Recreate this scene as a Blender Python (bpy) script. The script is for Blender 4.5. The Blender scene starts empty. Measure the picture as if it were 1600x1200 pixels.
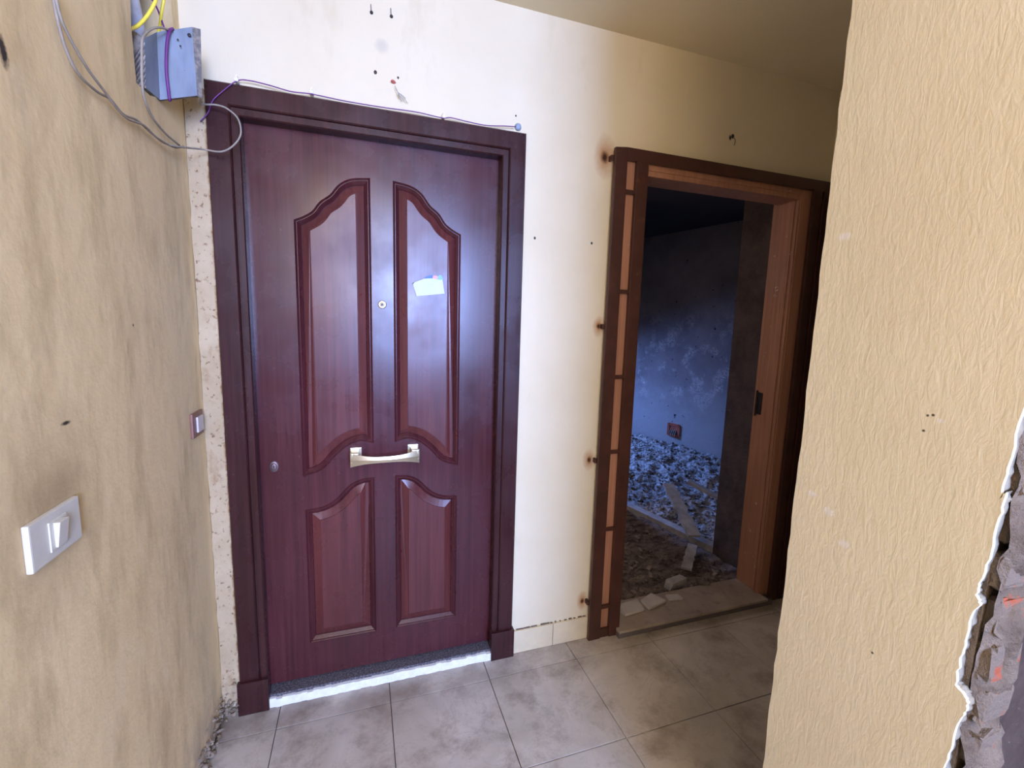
import bpy, bmesh, math, random
from mathutils import Vector, Matrix, noise

random.seed(7)
S = bpy.context.scene
C = S.collection

# ------------------------------------------------------------------ camera
cd = bpy.data.cameras.new('camera'); cam = bpy.data.objects.new('camera', cd); C.objects.link(cam)
F_PX = 702.047
cd.sensor_fit = 'HORIZONTAL'; cd.sensor_width = 36.0; cd.lens = F_PX/1600*36.0
cd.clip_start = 0.02; cd.clip_end = 60
# rows: world axes expressed in (right, down, forward)
R_ = [(0.94840947, -0.01668623, 0.31660867),
      (-0.31587237, -0.13564997, 0.9390547),
      (0.02727867, -0.9906163, -0.13392244)]
m = Matrix([[R_[i][0], -R_[i][1], -R_[i][2]] for i in range(3)]).to_4x4()
cam.matrix_world = Matrix.Translation((0.50861, -1.73278, 1.47565)) @ m
S.camera = cam

# ------------------------------------------------------------------ light and exposure
S.view_settings.view_transform = 'Standard'; S.view_settings.look = 'None'
S.view_settings.gamma = 1; S.view_settings.use_curve_mapping = False
S.view_settings.exposure = 0.42
w = bpy.data.worlds.new('world'); S.world = w; w.use_nodes = True
w.node_tree.nodes['Background'].inputs[0].default_value = (0.75, 0.8, 1.0, 1)
w.node_tree.nodes['Background'].inputs[1].default_value = 0.12

def area(name, loc, target, sx, sy, power, color, spread=180):
    l = bpy.data.lights.new(name, 'AREA'); l.shape = 'RECTANGLE'; l.size = sx; l.size_y = sy
    l.energy = power; l.color = color; l.spread = math.radians(spread)
    o = bpy.data.objects.new(name, l); C.objects.link(o); o.location = loc
    o.rotation_euler = (Vector(target)-Vector(loc)).to_track_quat('-Z', 'Y').to_euler()
    return o
area('window_daylight', (1.38, -5.6, 1.75), (0.70, 0, 1.35), 1.45, 1.6, 108, (0.31, 0.47, 1.0), 100)
area('stairwell_skylight', (0.95, -3.6, 2.60), (0.75, -0.6, 0.9), 1.3, 1.2, 80, (0.31, 0.48, 1.0))
area('hall_warm_fill', (0.50, -2.95, 2.57), (0.95, -0.4, 1.2), 0.8, 2.2, 48, (1.0, 0.74, 0.42))  # added warm fill overhead behind the camera, no real fitting there
area('side_room_fill', (2.6, -3.1, 1.9), (0.1, -1.2, 1.2), 1.5, 1.6, 26, (1.0, 0.88, 0.74))  # unseen fill, added to brighten the left wall from the right
area('back_room_window_daylight', (2.32, 3.2, 1.25), (3.2, 1.4, 0.1), 0.4, 0.5, 11, (0.20, 0.36, 1.0), 90)
area('back_room_fill', (1.2, 1.6, 2.0), (2.2, 1.0, 0.3), 0.6, 1.0, 5, (1.0, 0.82, 0.85))  # added dim fill that lifts the dust floor, not a real opening

# ------------------------------------------------------------------ material helpers
class N:
    def __init__(s, name, rough=0.6, metal=0.0, coat=0.0, spec=0.5):
        s.m = bpy.data.materials.new(name); s.m.use_nodes = True
        s.t = s.m.node_tree; s.b = s.t.nodes['Principled BSDF']
        s.b.inputs['Roughness'].default_value = rough; s.b.inputs['Metallic'].default_value = metal
        s.b.inputs['Coat Weight'].default_value = coat; s.b.inputs['Coat Roughness'].default_value = 0.25
        s.b.inputs['Specular IOR Level'].default_value = spec
        s.pos = s.t.nodes.new('ShaderNodeNewGeometry').outputs['Position']
    def L(s, a, b): s.t.links.new(a, b)
    def warp(s, scale=(1, 1, 1), off=(0, 0, 0)):
        n = s.t.nodes.new('ShaderNodeMapping'); s.L(s.pos, n.inputs[0])
        n.inputs['Scale'].default_value = scale; n.inputs['Location'].default_value = off
        return n.outputs[0]
    def noise(s, sc, detail=4, rough=0.6, scale=(1, 1, 1), off=(0, 0, 0), dist=0.0):
        n = s.t.nodes.new('ShaderNodeTexNoise'); s.L(s.warp(scale, off), n.inputs['Vector'])
        n.inputs['Scale'].default_value = sc; n.inputs['Detail'].default_value = detail
        n.inputs['Roughness'].default_value = rough; n.inputs['Distortion'].default_value = dist
        return n.outputs[0]
    def vor(s, sc, scale=(1, 1, 1), feature='F1', rnd=1.0):
        n = s.t.nodes.new('ShaderNodeTexVoronoi'); s.L(s.warp(scale), n.inputs['Vector'])
        n.feature = feature; n.inputs['Scale'].default_value = sc; n.inputs['Randomness'].default_value = rnd
        return n.outputs[0]
    def ramp(s, v, lo, hi, a=0.0, b=1.0):
        n = s.t.nodes.new('ShaderNodeMapRange'); n.clamp = True; s.L(v, n.inputs[0])
        n.inputs[1].default_value = lo; n.inputs[2].default_value = hi
        n.inputs[3].default_value = a; n.inputs[4].default_value = b
        return n.outputs[0]
    def math(s, op, a, b=None):
        n = s.t.nodes.new('ShaderNodeMath'); n.operation = op
        for i, v in enumerate((a, b)):
            if v is None: continue
            if isinstance(v, (int, float)): n.inputs[i].default_value = v
            else: s.L(v, n.inputs[i])
        return n.outputs[0]
    def mix(s, f, a, b):
        n = s.t.nodes.new('ShaderNodeMix'); n.data_type = 'RGBA'
        if isinstance(f, (int, float)): n.inputs[0].default_value = f
        else: s.L(f, n.inputs[0])
        for i, v in ((6, a), (7, b)):
            if isinstance(v, tuple): n.inputs[i].default_value = (*v, 1)
            else: s.L(v, n.inputs[i])
        return n.outputs[2]
    def comp(s, axis):
        n = s.t.nodes.new('ShaderNodeSeparateXYZ'); s.L(s.pos, n.inputs[0]); return n.outputs[axis]
    def spot(s, c, r, jitter=0.0, stretch=(1, 1, 1), soft=0.4):
        """mask of a stain around the world point c"""
        n = s.t.nodes.new('ShaderNodeVectorMath'); n.operation = 'SUBTRACT'; s.L(s.pos, n.inputs[0]); n.inputs[1].default_value = c
        k = s.t.nodes.new('ShaderNodeVectorMath'); k.operation = 'MULTIPLY'; s.L(n.outputs[0], k.inputs[0]); k.inputs[1].default_value = stretch
        l = s.t.nodes.new('ShaderNodeVectorMath'); l.operation = 'LENGTH'; s.L(k.outputs[0], l.inputs[0])
        d = l.outputs['Value']
        if jitter:
            nz = s.noise(1.0/r*0.8, 5, 0.7); nz = s.math('MULTIPLY', s.math('SUBTRACT', nz, 0.5), jitter*r*2); d = s.math('ADD', d, nz)
        return s.ramp(d, r, r*soft, 0.0, 1.0)
    def color(s, c):
        if isinstance(c, tuple): s.b.inputs['Base Color'].default_value = (*c, 1)
        else: s.L(c, s.b.inputs['Base Color'])
        return s
    def bump(s, h, strength=0.3, dist=0.01):
        n = s.t.nodes.new('ShaderNodeBump'); n.inputs['Strength'].default_value = strength
        n.inputs['Distance'].default_value = dist; s.L(h, n.inputs['Height']); s.L(n.outputs[0], s.b.inputs['Normal'])
        return s

def simple(name, col, rough=0.5, metal=0.0, var=0.15, sc=30, bump=0.0, **k):
    q = N(name, rough, metal, **k)
    f = q.ramp(q.noise(sc, 4), 0.3, 0.7)
    q.color(q.mix(f, tuple(c*(1-var) for c in col), tuple(min(1, c*(1+var)) for c in col)))
    if bump: q.bump(q.noise(sc*3, 3), bump, 0.004)
    return q.m

# cream paint on the back wall
q = N('cream_wall_paint', 0.75, spec=0.25)
c = q.mix(q.ramp(q.noise(1.8, 5, 0.6), 0.3, 0.7), (0.70, 0.60, 0.40), (0.76, 0.67, 0.475))
c = q.mix(q.math('MULTIPLY', q.ramp(q.noise(3.0, 6, 0.7, scale=(1, 1, .35)), 0.60, 0.78), 0.35), c, (0.45, 0.33, 0.17))
for p, r in (((1.475, 0.015, 2.165), .060), ((1.487, .015, 1.473), .032), ((1.475, .015, .874), .036), ((1.477, .015, .186), .034)):
    c = q.mix(q.math('MULTIPLY', q.spot(p, r*1.15, 0.35, (1.2, 1, .75), 0.1), 0.9), c, (0.40, 0.15, 0.03))
    c = q.mix(q.spot(p, r*.38, 0.35, (1, 1, .8), 0.3), c, (0.05, 0.018, 0.008))
c = q.mix(q.math('MULTIPLY', q.spot((0.593, .015, 2.407), .028, 0.25), 0.30), c, (0.30, 0.29, 0.27))
c = q.mix(q.spot((2.107, .015, 2.335), .012, 0.5, (1.3, 1, .8)), c, (0.03, 0.025, 0.02))
q.color(c); q.bump(q.noise(55, 4, 0.6, scale=(1, 1, .5)), 0.18, 0.004); WALL = q.m

# grimy left wall
q = N('grimy_beige_wall_paint', 0.7, spec=0.25)
c = q.mix(q.ramp(q.noise(1.4, 5, 0.55, off=(3, 0, 0)), 0.3, 0.7), (0.74, 0.555, 0.29), (0.84, 0.66, 0.38))
c = q.mix(q.math('MULTIPLY', q.ramp(q.noise(4.5, 6, 0.7, scale=(1, 1.6, .45)), 0.48, 0.72), 0.6), c, (0.36, 0.25, 0.12))
c = q.mix(q.ramp(q.noise(2.6, 6, 0.65, scale=(1, 1, .5), off=(7, 2, 5)), 0.58, 0.68, 0, .45), c, (0.74, 0.62, 0.42))
c = q.mix(q.math('MULTIPLY', q.spot((0, -.80, 1.13), .19, 0.5, (1, 1, .8), 0.1), 0.55), c, (0.33, 0.22, 0.11))
c = q.mix(q.math('MULTIPLY', q.spot((0, -.76, 1.16), .075, 0.35, (1, .8, 1.3), 0.2), 0.35), c, (0.22, 0.14, 0.07))
c = q.mix(q.spot((0, -.779, 1.864), .018, 0.9, (1, 1.6, .7)), c, (0.05, 0.035, 0.03))
c = q.mix(q.spot((0, -.725, 1.275), .012, 0.4, (1, .7, 2.5)), c, (0.06, 0.045, 0.03))
c = q.mix(q.spot((0, -.439, 1.447), .004, 0.3), c, (0.06, 0.045, 0.03))
low = q.math('MULTIPLY', q.ramp(q.comp(2), 0.22, 0.02), q.ramp(q.noise(9, 5, 0.7), 0.42, 0.55))
c = q.mix(low, c, (0.40, 0.31, 0.23))
q.color(c); q.bump(q.noise(14, 5, 0.6), 0.25, 0.012); LWALL = q.m

# thickly brushed yellow paint with relief on the right wall
q = N('brushed_yellow_wall_paint', 0.55, spec=0.35)
c = q.mix(q.ramp(q.noise(2.2, 4), 0.3, 0.7), (0.68, 0.60, 0.42), (0.74, 0.67, 0.49))
for p, r in (((1.35, -1.117, 1.649), .012), ((1.35, -1.151, 1.135), .012), ((1.35, -1.187, 1.088), .012), ((1.35, -1.115, 1.158), .010), ((1.35, -1.30, 1.345), .006)):
    c = q.mix(q.math('MULTIPLY', q.spot(p, r, 0.7, (1, .8, 1.3)), 0.8), c, (0.78, 0.74, 0.70))
for p in ((1.35, -1.283, 1.350), (1.35, -1.290, 1.352), (1.35, -1.281, 1.325), (1.35, -1.256, .92)):
    c = q.mix(q.spot(p, .0028, 0.5), c, (0.06, 0.05, 0.03))
q.color(c)
h1 = q.noise(70, 6, 0.6, scale=(1, 1.5, .42), off=(0, 0, 0), dist=.8)
h2 = q.noise(16, 3, 0.5, scale=(1, 1.4, .6))
q.bump(q.math('ADD', h1, q.math('MULTIPLY', h2, .9)), 0.30, 0.004); RWALL = q.m

q = N('ceiling_paint', 0.85, spec=0.2)
q.color(q.mix(q.ramp(q.noise(1.2, 4), .3, .7), (0.72, 0.61, 0.40), (0.78, 0.68, 0.47))); q.bump(q.noise(30, 3), .1, .004); CEIL = q.m

q = N('pale_filler_plaster', 0.85, spec=0.2)
c = q.mix(q.ramp(q.noise(6, 4), .3, .7), (0.41, 0.31, 0.18), (0.53, 0.42, 0.27))
c = q.mix(q.ramp(q.noise(70, 4, .6), .60, .68), c, (0.22, 0.13, 0.07))
c = q.mix(q.ramp(q.noise(9, 5, .7, scale=(1,1,.5), off=(2,0,1)), .55, .68, 0, .7), c, (0.28, 0.17, 0.08))
edge = q.math('ADD', q.comp(0), q.math('MULTIPLY', q.noise(30, 4, .7), 0.020))
c = q.mix(q.ramp(edge, .064, .070), c, (0.20, 0.10, 0.035))
q.color(c); q.bump(q.noise(60, 4), .5, .006); FILL = q.m

# mahogany
def wood(name, a, b, rough, coat, grain=(60, 60, 1.6), fleck=True, wear=None):
    q = N(name, rough, coat=coat)
    g = q.noise(1.0, 5, 0.65, scale=grain, dist=.4)
    c = q.mix(q.ramp(g, .35, .68), a, b)
    big = q.noise(2.4, 3, .5, scale=(1.5, 1, .6)); c = q.mix(q.ramp(big, .35, .7, 0, .45), c, tuple(x*.62 for x in a))
    if fleck:
        f = q.noise(1.0, 2, .5, scale=tuple(x*3.2 for x in grain)); c = q.mix(q.ramp(f, .63, .75, 0, .55), c, tuple(x*.4 for x in a))
    if wear: c = q.mix(q.ramp(q.noise(wear[0], 5, .7), wear[1], wear[1]+.03), c, wear[2])
    q.color(c); q.bump(g, .03, .001); q.b.inputs['Specular IOR Level'].default_value = .38
    q.L(q.ramp(q.noise(5, 4, .6), .3, .7, rough-.05, rough+.10), q.b.inputs['Roughness'])
    return q.m
MAHOG = wood('dark_mahogany', (0.052, 0.010, 0.013), (0.092, 0.021, 0.025), 0.24, 0.0)
MAHOG_H = wood('dark_mahogany_across', (0.085, 0.022, 0.020), (0.17, 0.050, 0.040), 0.36, 0.35, grain=(2.2, 55, 55))
PANEL = wood('mahogany_panel', (0.078, 0.016, 0.016), (0.135, 0.034, 0.031), 0.28, 0.0)
FRAMEW = wood('mahogany_frame', (0.032, 0.009, 0.009), (0.058, 0.017, 0.017), 0.25, 0.0)
ORANGE = wood('weathered_orange_wood', (0.38, 0.18, 0.105), (0.52, 0.255, 0.155), 0.6, 0.0, wear=(16, .655, (0.60, 0.52, 0.44)))

q = N('beige_marble_tile', 0.33, spec=.5)
rn = q.t.nodes.new('ShaderNodeObjectInfo').outputs['Random']
c = q.mix(q.ramp(q.noise(3.5, 6, .6, dist=.8), .3, .72), (0.43, 0.385, 0.325), (0.66, 0.605, 0.54))
c = q.mix(q.math('MULTIPLY', rn, .35), c, (0.46, 0.40, 0.31))
v = q.noise(5, 7, .65, dist=1.6); v = q.math('ABSOLUTE', q.math('SUBTRACT', v, .5))
c = q.mix(q.ramp(v, .018, .0, 0, .22), c, (0.25, 0.20, 0.15))
c = q.mix(q.ramp(q.noise(5, 7, .72), .50, .70, 0, .75), c, (0.20, 0.15, 0.11))
c = q.mix(q.ramp(q.noise(1.3, 3, .5, off=(3, 3, 0)), .45, .65, 0, .5), c, (0.30, 0.24, 0.17))
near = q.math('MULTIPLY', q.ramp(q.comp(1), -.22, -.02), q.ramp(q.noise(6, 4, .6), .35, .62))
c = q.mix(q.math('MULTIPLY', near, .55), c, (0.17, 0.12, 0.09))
c = q.mix(q.ramp(q.noise(120, 2, .5), .76, .80), c, (0.7, 0.68, 0.62))
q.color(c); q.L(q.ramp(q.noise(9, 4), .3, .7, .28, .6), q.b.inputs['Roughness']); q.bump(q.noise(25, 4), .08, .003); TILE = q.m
GROUT = simple('dirty_grout', (0.13, 0.10, 0.075), .9, bump=.3)
BASEB = simple('cream_skirting_tile', (0.68, 0.58, 0.38), .45, var=.08, sc=12)
q = N('dark_granite', .3)
c = q.mix(q.ramp(q.noise(150, 3, .6), .45, .6), (0.055, 0.052, 0.062), (0.17, 0.16, 0.18)); q.color(c); GRAN = q.m
WPLAST = simple('white_plaster', (0.80, 0.80, 0.77), .85, bump=.4, sc=40, var=.08)
q = N('dusty_marble_sill', .5)
c = q.mix(q.ramp(q.noise(8, 5), .3, .7), (0.30, 0.24, 0.19), (0.42, 0.35, 0.28)); c = q.mix(q.ramp(q.noise(20, 5, .7), .55, .7, 0, .6), c, (.16, .12, .09)); q.color(c); SILL = q.m
SILLF = simple('grey_sill_front', (0.13, 0.11, 0.11), .6)
q = N('dark_brown_gate_paint', .42, coat=.15)
c = q.mix(q.ramp(q.noise(9, 4), .3, .7), (0.046, 0.016, 0.011), (0.076, 0.027, 0.019)); c = q.mix(q.ramp(q.noise(22, 5, .7), .62, .72, 0, .7), c, (.14, .055, .025)); q.color(c); q.bump(q.noise(80, 3), .15, .002); GATE = q.m
BRASS = simple('satin_brass', (0.60, 0.51, 0.34), .36, 0.85, var=.08)
BRASSD = simple('tarnished_brass', (0.42, 0.20, 0.10), .45, .7)
NICKEL = simple('tarnished_nickel', (0.20, 0.14, 0.14), .5, .7)
LENS = simple('dark_lens', (0.10, 0.10, 0.13), .1)
PAPER = simple('pale_paper', (0.60, 0.67, 0.72), .7, var=.04)
INKB = simple('blue_print', (0.05, 0.14, 0.42), .5)
INKR = simple('pink_print', (0.75, 0.33, 0.32), .5)
INKC = simple('sky_blue_print', (0.20, 0.45, 0.62), .5)
q = N('galvanised_sheet', .48, .55)
c = q.mix(q.ramp(q.noise(9, 4, scale=(3, 1, .6)), .3, .7), (0.27, 0.32, 0.40), (0.42, 0.48, 0.57)); c = q.mix(q.ramp(q.noise(45, 4, .7), .66, .73), c, (.08, .06, .06)); q.color(c); STEEL = q.m
q = N('plaster_crusted_sheet', .7, .1)
c = q.mix(q.ramp(q.noise(40, 4, .7), .45, .6), (0.30, 0.28, 0.28), (0.58, 0.52, 0.45)); q.color(c); STEELE = q.m
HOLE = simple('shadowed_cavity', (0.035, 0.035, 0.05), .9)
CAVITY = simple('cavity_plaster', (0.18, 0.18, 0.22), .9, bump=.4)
PURP = simple('purple_cable', (0.14, 0.025, 0.17), .45)
YELL = simple('yellow_cable', (0.85, 0.68, 0.07), .45)
GREY = simple('dusty_grey_cable', (0.30, 0.255, 0.20), .7)
CLIP = simple('white_clip', (0.82, 0.82, 0.80), .4)
PUTTY = simple('blue_grey_putty', (0.27, 0.33, 0.40), .55, var=.3, sc=120)
SWW = simple('aged_white_plastic', (0.60, 0.57, 0.49), .45, var=.04)
SWB = simple('brown_plastic', (0.22, 0.10, 0.07), .4)
SWG = simple('pale_button_plastic', (0.62, 0.55, 0.55), .3)
SCREW = simple('black_iron', (0.035, 0.03, 0.03), .5, .4)
SHANK = simple('grey_screw', (0.28, 0.27, 0.27), .5, .5)
RED = simple('faded_red_tape', (0.55, 0.13, 0.11), .6)
WIRE = simple('bare_grey_wire', (0.30, 0.28, 0.25), .5, .3)
q = N('crumbling_mortar', .9, spec=.2)
c = q.mix(q.ramp(q.noise(14, 6, .65), .3, .7), (0.09, 0.062, 0.042), (0.24, 0.185, 0.135)); c = q.mix(q.ramp(q.noise(25, 4, .6, off=(4, 1, 2)), .66, .72), c, (.36, .10, .05)); q.color(c); q.bump(q.noise(30, 6, .7), .9, .02); MORTAR = q.m
q = N('mortar_smeared_brick', .9, spec=.2)
c = q.mix(q.ramp(q.noise(18, 6, .65), .56, .66), (0.18, 0.14, 0.105), (0.34, 0.085, 0.04)); q.color(c); q.bump(q.noise(50, 5, .7), .8, .012); BRICK = q.m
PEDGE = simple('bare_plaster_edge', (0.28, 0.24, 0.17), .9, bump=.5, sc=50, var=.06)
CRUM = simple('crumbly_grey_plaster', (0.26, 0.20, 0.14), .9, sc=60, var=.5, bump=.4)
# back room
q = N('sooty_plaster_lit_low', .9, spec=.15)
c = q.mix(q.ramp(q.noise(2.2, 5, .6), .35, .7), (0.26, 0.235, 0.25), (0.42, 0.39, 0.40))
zz = q.comp(2)
c = q.mix(q.ramp(zz, 0.95, 0.55, 0, .75), c, (0.44, 0.46, 0.48))  # paler and bluer low down: the blue window light put into the colour
sp = q.noise(16, 7, .8, dist=2.0); sp = q.math('ABSOLUTE', q.math('SUBTRACT', sp, .5))
band = q.math('MULTIPLY', q.ramp(zz, .55, .9), q.ramp(zz, 1.75, 1.35))
band = q.math('MULTIPLY', band, q.ramp(q.noise(5, 4, .6), .5, .58))
c = q.mix(q.math('MULTIPLY', q.ramp(sp, .032, .008), band), c, (0.80, 0.80, 0.80))
c = q.mix(q.ramp(q.noise(24, 3, .5), .70, .73), c, (0.05, 0.05, 0.06))
q.color(c); q.bump(q.noise(20, 5), .4, .01); SOOT = q.m
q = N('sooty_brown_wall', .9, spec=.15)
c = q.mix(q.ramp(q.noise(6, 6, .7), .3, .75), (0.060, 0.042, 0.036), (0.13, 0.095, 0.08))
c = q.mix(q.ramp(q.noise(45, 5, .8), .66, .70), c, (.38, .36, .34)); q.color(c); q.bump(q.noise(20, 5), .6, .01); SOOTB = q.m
SOOTC = simple('blackened_ceiling', (0.045, 0.036, 0.034), .9, sc=3)
q = N('dusty_debris', .9, spec=.2)
c = q.mix(q.ramp(q.noise(8, 7, .7, scale=(1, 2.2, 1)), .35, .7), (0.07, 0.052, 0.046), (0.34, 0.27, 0.23))
c = q.mix(q.ramp(q.noise(60, 4, .7), .62, .68), c, (.42, .37, .32)); q.color(c); q.bump(q.noise(30, 6, .7), .8, .02); DIRT = q.m
q = N('plaster_rubble', .85, spec=.2)
rn = q.noise(30, 5, .8)
c = q.mix(q.ramp(rn, .4, .62), (0.10, 0.09, 0.085), (0.60, 0.60, 0.60)); q.color(c); q.bump(q.noise(50, 4), .6, .01); RUB = q.m
BOARD = simple('dusty_grey_board', (0.42, 0.40, 0.38), .8, sc=14, var=.3)
CHIP = simple('dusty_white_tile', (0.55, 0.51, 0.47), .6, sc=14, var=.12)
CHIPD = simple('brown_dusted_chips', (0.27, 0.22, 0.19), .9, sc=9, var=.5)
CLAYR = simple('red_clay', (0.40, 0.10, 0.06), .9, sc=30, var=.4, bump=.6)

# ------------------------------------------------------------------ object helpers
def obj(name, bm, mat, parent=None, smooth=False, kind=None):
    me = bpy.data.meshes.new(name)
    bmesh.ops.recalc_face_normals(bm, faces=bm.faces)
    bm.to_mesh(me); bm.free()
    mats = mat if isinstance(mat, (list, tuple)) else [mat]
    for x in mats: me.materials.append(x)
    if smooth:
        for p in me.polygons: p.use_smooth = True
    o = bpy.data.objects.new(name, me); C.objects.link(o)
    if parent: o.parent = parent
    if kind: o['kind'] = kind
    return o
def empty(name, loc=(0, 0, 0)):
    o = bpy.data.objects.new(name, None); C.objects.link(o); o.location = loc; o.empty_display_size = .1
    return o
def tag(o, label, cat, group=None):
    o['label'] = label; o['category'] = cat
    if group: o['group'] = group
    return o
def struct(o, label=None, cat=None):
    o['kind'] = 'structure'
    if label: o['label'] = label
    if cat: o['category'] = cat
    return o
def place(o, root):
    """child built in world coordinates under a root that has an offset"""
    o.parent = root; o.matrix_parent_inverse = Matrix.Translation(root.location).inverted(); return o
def bx(bm, x0, x1, y0, y1, z0, z1, bev=0.0, mi=0):
    g = bmesh.ops.create_cube(bm, size=1.0); vs = g['verts']
    for v in vs:
        v.co = Vector(((x0+x1)/2+v.co.x*(x1-x0), (y0+y1)/2+v.co.y*(y1-y0), (z0+z1)/2+v.co.z*(z1-z0)))
    fs = set(f for v in vs for f in v.link_faces)
    for f in fs: f.material_index = mi
    if bev:
        es = list(set(e for v in vs for e in v.link_edges))
        bmesh.ops.bevel(bm, geom=es, offset=bev, segments=2, profile=.7, affect='EDGES')
    return vs
def box(name, x0, x1, y0, y1, z0, z1, mat, parent=None, bev=0.0):
    bm = bmesh.new(); bx(bm, x0, x1, y0, y1, z0, z1, bev); return obj(name, bm, mat, parent)
def plate(name, outline, holes, y0, y1, mat, parent=None, axis='y'):
    """extruded sheet with holes; outline in (u, z); axis y: (u,z)->(x,y,z) ; axis x: (u,z)->(x=y0..y1, y=u)"""
    cu = bpy.data.curves.new(name, 'CURVE'); cu.dimensions = '2D'; cu.fill_mode = 'BOTH'; cu.extrude = abs(y1-y0)/2
    for pts in [outline]+holes:
        s = cu.splines.new('POLY'); s.points.add(len(pts)-1); s.use_cyclic_u = True
        for p, (u, z) in zip(s.points, pts): p.co = (u, z, 0, 1)
    tmp = bpy.data.objects.new('t', cu); C.objects.link(tmp)
    me = bpy.data.meshes.new_from_object(tmp.evaluated_get(bpy.context.evaluated_depsgraph_get()))
    bpy.data.objects.remove(tmp); bpy.data.curves.remove(cu)
    mid = (y0+y1)/2
    for v in me.vertices:
        u, z, d = v.co
        v.co = (u, mid+d, z) if axis == 'y' else (mid+d, u, z)
    bm = bmesh.new(); bm.from_mesh(me); bmesh.ops.remove_doubles(bm, verts=bm.verts, dist=1e-6); bpy.data.meshes.remove(me)
    return obj(name, bm, mat, parent)
def catmull(pts, n=8):
    P = [Vector(p) for p in pts]; P = [P[0]*2-P[1]]+P+[P[-1]*2-P[-2]]; out = []
    for i in range(1, len(P)-2):
        for k in range(n):
            t = k/n; a, b, c_, d = P[i-1:i+3]
            out.append(0.5*((2*b)+(c_-a)*t+(2*a-5*b+4*c_-d)*t*t+(3*b-3*c_+d-a)*t**3))
    out.append(P[-2]); return out
def tube_bm(bm, pts, r, seg=8, smooth=True, n=8, r1=None):
    P = catmull(pts, n) if smooth else [Vector(p) for p in pts]
    up = Vector((.13, .31, .94)); prev = None; rings = []
    for i, p in enumerate(P):
        d = (P[min(i+1, len(P)-1)]-P[max(i-1, 0)]).normalized()
        if prev is None: u = d.cross(up).normalized()
        else: u = (prev-d*prev.dot(d)).normalized()
        prev = u; v = d.cross(u); rr = r if r1 is None else r+(r1-r)*i/(len(P)-1)
        rings.append([bm.verts.new(p+(u*math.cos(a)+v*math.sin(a))*rr) for a in [2*math.pi*k/seg for k in range(seg)]])
    for a, b in zip(rings, rings[1:]):
        for k in range(seg): bm.faces.new((a[k], a[(k+1) % seg], b[(k+1) % seg], b[k]))
    bm.faces.new(rings[0]); bm.faces.new(rings[-1])
def tube(name, pts, r, mat, parent=None, **k):
    bm = bmesh.new(); tube_bm(bm, pts, r, **k); return obj(name, bm, mat, parent, smooth=True)
def lathe(name, prof, origin, mat, parent=None, seg=28, direction=(0, -1, 0), sx=1, sz=1):
    """prof: (radius, height out of the wall)"""
    bm = bmesh.new(); rings = []
    q_ = Vector((0, 0, 1)).rotation_difference(Vector(direction))
    for r, h in prof:
        rings.append([bm.verts.new(Vector(origin)+q_ @ Vector((r*math.cos(2*math.pi*k/seg)*sx, r*math.sin(2*math.pi*k/seg)*sz, h))) for k in range(seg)])
    for a, b in zip(rings, rings[1:]):
        for k in range(seg): bm.faces.new((a[k], a[(k+1) % seg], b[(k+1) % seg], b[k]))
    bm.faces.new(rings[-1]); bm.faces.new(rings[0])
    return obj(name, bm, mat, parent, smooth=True)
def rock(bm, c_, s, flat=.6, sub=1, jit=.35, rot=None):
    g = bmesh.ops.create_icosphere(bm, subdivisions=sub, radius=1.0)
    e = Matrix.Rotation(random.uniform(0, 6.28), 3, 'Z') @ Matrix.Rotation(random.uniform(-.7, .7), 3, 'X')
    a = Vector((s*random.uniform(.7, 1.3), s*random.uniform(.5, 1.0), s*flat*random.uniform(.6, 1.1)))
    for v in g['verts']:
        k = 1+random.uniform(-jit, jit)
        v.co = Vector(c_)+e @ Vector((v.co.x*a.x*k, v.co.y*a.y*k, v.co.z*a.z*k))

# ------------------------------------------------------------------ the setting
YW = 0.015     # face of the back wall
HC = 2.64      # ceiling height
XE = 2.748      # end wall of the alcove
XR = 1.35; YR = -1.078; YJ = -1.386     # right wall: face, far edge, broken near edge
wb = [(-.14, 0), (.10, 0), (.10, 2.15), (1.08, 2.15), (1.08, 0), (1.58, 0), (1.58, 2.17), (2.63, 2.17), (2.63, 0), (XE+.1, 0), (XE+.1, HC), (-.14, HC)]
struct(plate('wall_back', wb, [], YW, YW+.14, WALL), 'cream painted back wall around the two doorways', 'wall')
# left wall with a ragged opening for the junction box
hole = [(-.318, 2.03), (-.240, 2.035), (-.17, 2.06), (-.06, 2.10), (-.035, 2.30), (-.05, 2.50), (-.19, 2.52), (-.25, 2.34), (-.312, 2.25), (-.322, 2.15)]
lw = plate('wall_left', [(-6, 0), (YW, 0), (YW, HC), (-6, HC)], [hole], -.12, 0, LWALL, axis='x')
struct(lw, 'grimy beige left wall with stains around the switch', 'wall')
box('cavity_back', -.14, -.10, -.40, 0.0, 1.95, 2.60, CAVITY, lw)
# ceiling and end wall
struct(box('ceiling', -.14, 4.2, -6.1, YW, HC, HC+.1, CEIL), 'plain cream ceiling over the hallway', 'ceiling')
struct(box('wall_end', XE, XE+.1, -1.3, YW, 0, HC, WALL), 'cream end wall of the dark alcove behind the gate', 'wall')
struct(box('wall_alcove', XR+.1, XE, YR-.10, YR, 0, HC, WALL), 'unseen near wall of the alcove', 'wall')
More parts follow.
